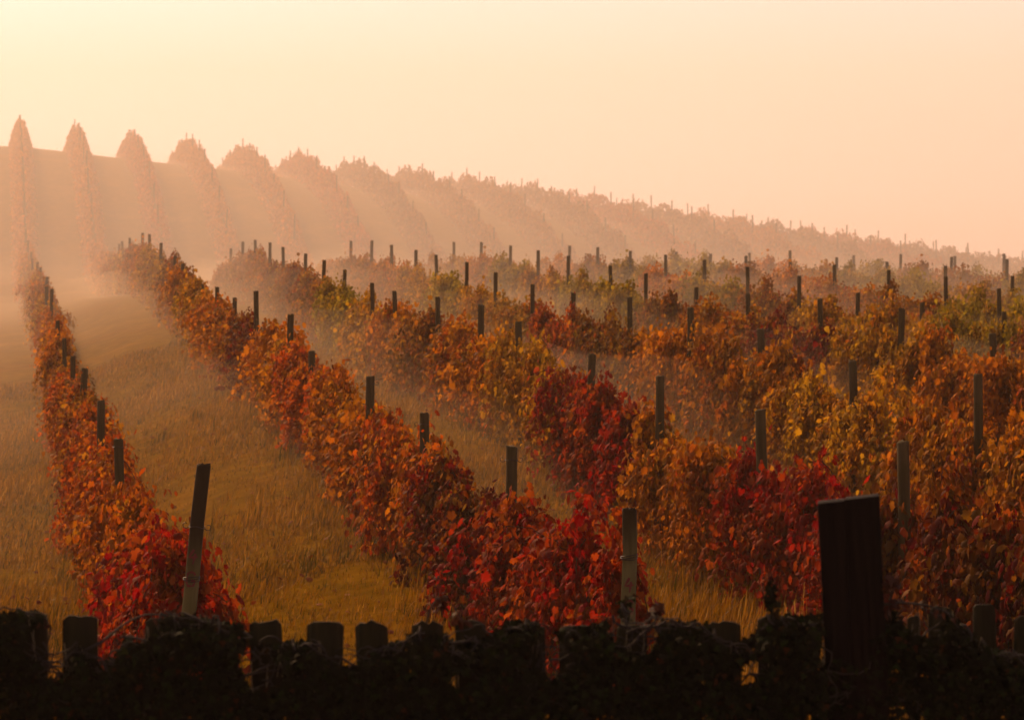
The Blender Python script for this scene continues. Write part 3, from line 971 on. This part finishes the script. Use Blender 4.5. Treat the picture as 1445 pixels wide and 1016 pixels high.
# ------------------------------------------------------------------ ivy and creepers over the fence
def build_ivy(name, label, x0, x1, fy, tops, n_leaf, n_stem, seed, gap=()):
    rs = np.random.default_rng(seed)
    root = empty(name, ((x0 + x1) / 2, fy, gz((x0 + x1) / 2, fy)))
    tag(root, label, "ivy")
    o3 = np.array(root.location)
    def top_at(px): return tab(px, tops)
    P_, N_, D_ = [], [], []
    px = rs.uniform(x0 * 428 + 722.5, x1 * 428 + 722.5, n_leaf)
    zt = -(top_at(px) - 385) / 428
    dz = rs.gamma(1.3, .17, n_leaf)
    y = fy - .03 - abs(rs.normal(0, .05, n_leaf)) - np.clip(dz, 0, .6) * .18 * rs.uniform(0, 1, n_leaf)
    over = dz < .03
    y = np.where(over, fy + rs.normal(0, .04, n_leaf), y)
    z = zt - dz
    clump = np.sin(px * .045 + z * 9) + np.sin(px * .017 - z * 17 + 1.3)
    keep = (clump > -0.75) | (dz > .14)
    P_ = np.stack([(px - 722.5) / 428, y, z], -1)[keep]
    m = len(P_)
    N_ = np.stack([rs.normal(0, .5, m), np.full(m, -.8) + rs.normal(0, .3, m), rs.normal(.4, .4, m)], -1)
    D_ = np.stack([rs.normal(0, .7, m), rs.normal(-.2, .3, m), np.full(m, -1.0)], -1)
    arr = place_leaves(IVY, P_ - o3, N_, D_, rs.uniform(.012, .032, m), np.clip(rs.normal(.4, .28, m), 0, 1))
    g = Geo(); g.add_arr(*arr)
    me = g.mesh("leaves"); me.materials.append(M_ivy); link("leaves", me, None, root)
    g = Geo()
    for k in range(n_stem):
        p0 = rs.uniform(x0, x1); zt0 = -(float(top_at(p0 * 428 + 722.5)) - 385) / 428
        p = np.array([p0, fy - .05, zt0 - rs.uniform(-.02, .3)])
        ang = rs.uniform(0, 6.28); pts = []; stp_over = rs.choice([.0, .01, .02, .045], p=[.3, .3, .2, .2])
        for q in range(rs.integers(7, 18)):
            pts.append(tuple(p - o3))
            ang += rs.normal(0, .6)
            stp = .026
            p = p + np.array([math.cos(ang) * stp, rs.normal(-.002, .008), math.sin(ang) * stp * .8 - .004])
            tz = -(float(top_at(p[0] * 428 + 722.5)) - 385) / 428
            if p[2] > tz + stp_over: ang = -abs(ang % 3.14); p[2] -= .012
        g.tube(pts, np.linspace(.0035, .0015, len(pts)) * rs.uniform(.6, 1.5), 5)
    for k in range(n_stem // 2):
        p0 = rs.uniform(x0, x1); zt0 = -(float(top_at(p0 * 428 + 722.5)) - 385) / 428
        p = np.array([p0, fy - .045, zt0 + rs.uniform(-.12, .015)]); pts = []
        dx = rs.normal(0, .004)
        for q in range(6):
            pts.append(tuple(p - o3)); p = p + np.array([dx + rs.normal(0, .003), rs.normal(-.003, .002), -.022])
        g.tube(pts, .0013, 4, 0.5, 1)
    me = g.mesh("stems"); me.materials.append(M_stem); me.materials.append(M_root); link("stems", me, None, root)

TOPS_L = [(-200, 880), (0, 862), (30, 860), (60, 866), (68, 905), (84, 915), (110, 900), (140, 935), (160, 925), (185, 890), (215, 866), (250, 866), (300, 872), (340, 880), (356, 910), (380, 905), (430, 902), (490, 905), (503, 915),
          (530, 908), (565, 905), (590, 885), (625, 890), (640, 905), (700, 890), (720, 875), (760, 876), (775, 895), (800, 884), (840, 880), (865, 870), (900, 862), (925, 872), (960, 878), (1000, 880), (1020, 905), (1060, 900), (1080, 874), (1110, 866), (1150, 868), (1160, 880)]
build_ivy("ivy", "dark ivy and creeper matted over the picket fence left of the gatepost", fx(-180), fx(1160), FY, TOPS_L, 32000, 260, 31)
TOPS_R = [(1155, 872), (1180, 866), (1200, 875), (1235, 872), (1250, 866), (1300, 858), (1350, 868), (1370, 890), (1400, 915), (1445, 930), (1500, 925), (1640, 930)]
build_ivy("ivy", "dark ivy tangled over the fence right of the tall gatepost", fx(1155), fx(1640), FY + .1, TOPS_R, 10000, 110, 32)

def sprig(name, label, pts, leaves, seed, mat=None, tmpl=None, smin=.03, smax=.05, rad=.0035):
    """a single shoot rising from the ivy: a stem and the leaves hanging on it"""
    rs = np.random.default_rng(seed)
    o3 = np.array(pts[0], dtype=float)
    root = empty(name, tuple(o3))
    tag(root, label, "shoot")
    pts = np.array(pts, dtype=float)
    t = np.linspace(0, len(pts) - 1, 24)
    from numpy import interp
    sm = np.stack([interp(t, np.arange(len(pts)), pts[:, i]) for i in range(3)], -1)
    for _ in range(2): sm[1:-1] = (sm[:-2] + 2 * sm[1:-1] + sm[2:]) / 4
    g = Geo(); g.tube([tuple(p - o3) for p in sm], np.linspace(rad, rad * .4, 24), 5)
    me = g.mesh("stem"); me.materials.append(M_stem); link("stem", me, None, root)
    m = leaves
    q = sm[rs.integers(4, 24, m)] - o3 + rs.normal(0, .008, (m, 3))
    N = rs.normal(0, .6, (m, 3)) + np.array([0, -.6, .2]); Dn = rs.normal(0, .45, (m, 3)) + np.array([0, 0, -1])
    arr = place_leaves(tmpl or DEAD, q, N, Dn, rs.uniform(smin, smax, m), rs.uniform(0, 1, m))
    g = Geo(); g.add_arr(*arr)
    me = g.mesh("leaves"); me.materials.append(mat or M_dry); link("leaves", me, None, root)

def f3(px, py, y=FY - .03): return ((px - 722.5) * y / 3938, y, -(py - 385) * y / 3938)
sprig("bramble_shoot", "arching dead bramble shoot with withered hanging leaves above the fence", [f3(602, 880), f3(606, 858), f3(618, 844), f3(634, 848), f3(648, 866), f3(662, 884)], 16, 51, None, None, .03, .055)
sprig("ivy_sprig", "upright leafy ivy sprig just left of the tall gatepost", [f3(1092, 876), f3(1086, 855), f3(1090, 838), f3(1084, 824)], 17, 52, M_ivy, IVY, .03, .05)
sprig("ivy_sprig", "leafy creeper tuft clinging to the right side of the gatepost", [f3(1252, 875), f3(1254, 850), f3(1262, 828), f3(1258, 812)], 15, 53, M_dry, IVY, .03, .05)
sprig("creeper_runner", "long bare creeper runner arching over the pales right of the gatepost", [f3(1245, 852), f3(1275, 850), f3(1305, 853), f3(1335, 862), f3(1352, 885)], 14, 54, M_dry, DEAD, .02, .035, .005)
sprig("creeper_runner", "thick bare creeper runner sloping between the second and third pales at left", [f3(120, 918), f3(145, 905), f3(175, 880), f3(205, 866), f3(250, 868)], 8, 55, M_dry, DEAD, .02, .03, .006)
sprig("weed", "leafy weed standing behind the fence at the foot of the upright end post", [f3(880, 884, 9.35), f3(884, 868, 9.35), f3(880, 852, 9.35), f3(890, 842, 9.35)], 26, 56, M_ivy, IVY, .02, .04)
sprig("weed", "dark broad leaved weed just right of the upright end post's foot", [f3(914, 886, 9.4), f3(918, 868, 9.4), f3(926, 858, 9.4), f3(930, 852, 9.4)], 18, 57, M_dry, IVY, .03, .05)
sprig("bramble_shoot", "thin looping creeper tendril between the two leftmost pales", [f3(66, 912), f3(72, 885), f3(64, 872), f3(58, 880)], 6, 58, M_dry, DEAD, .02, .03, .003)
print("vines", n_vines, "posts", n_posts)
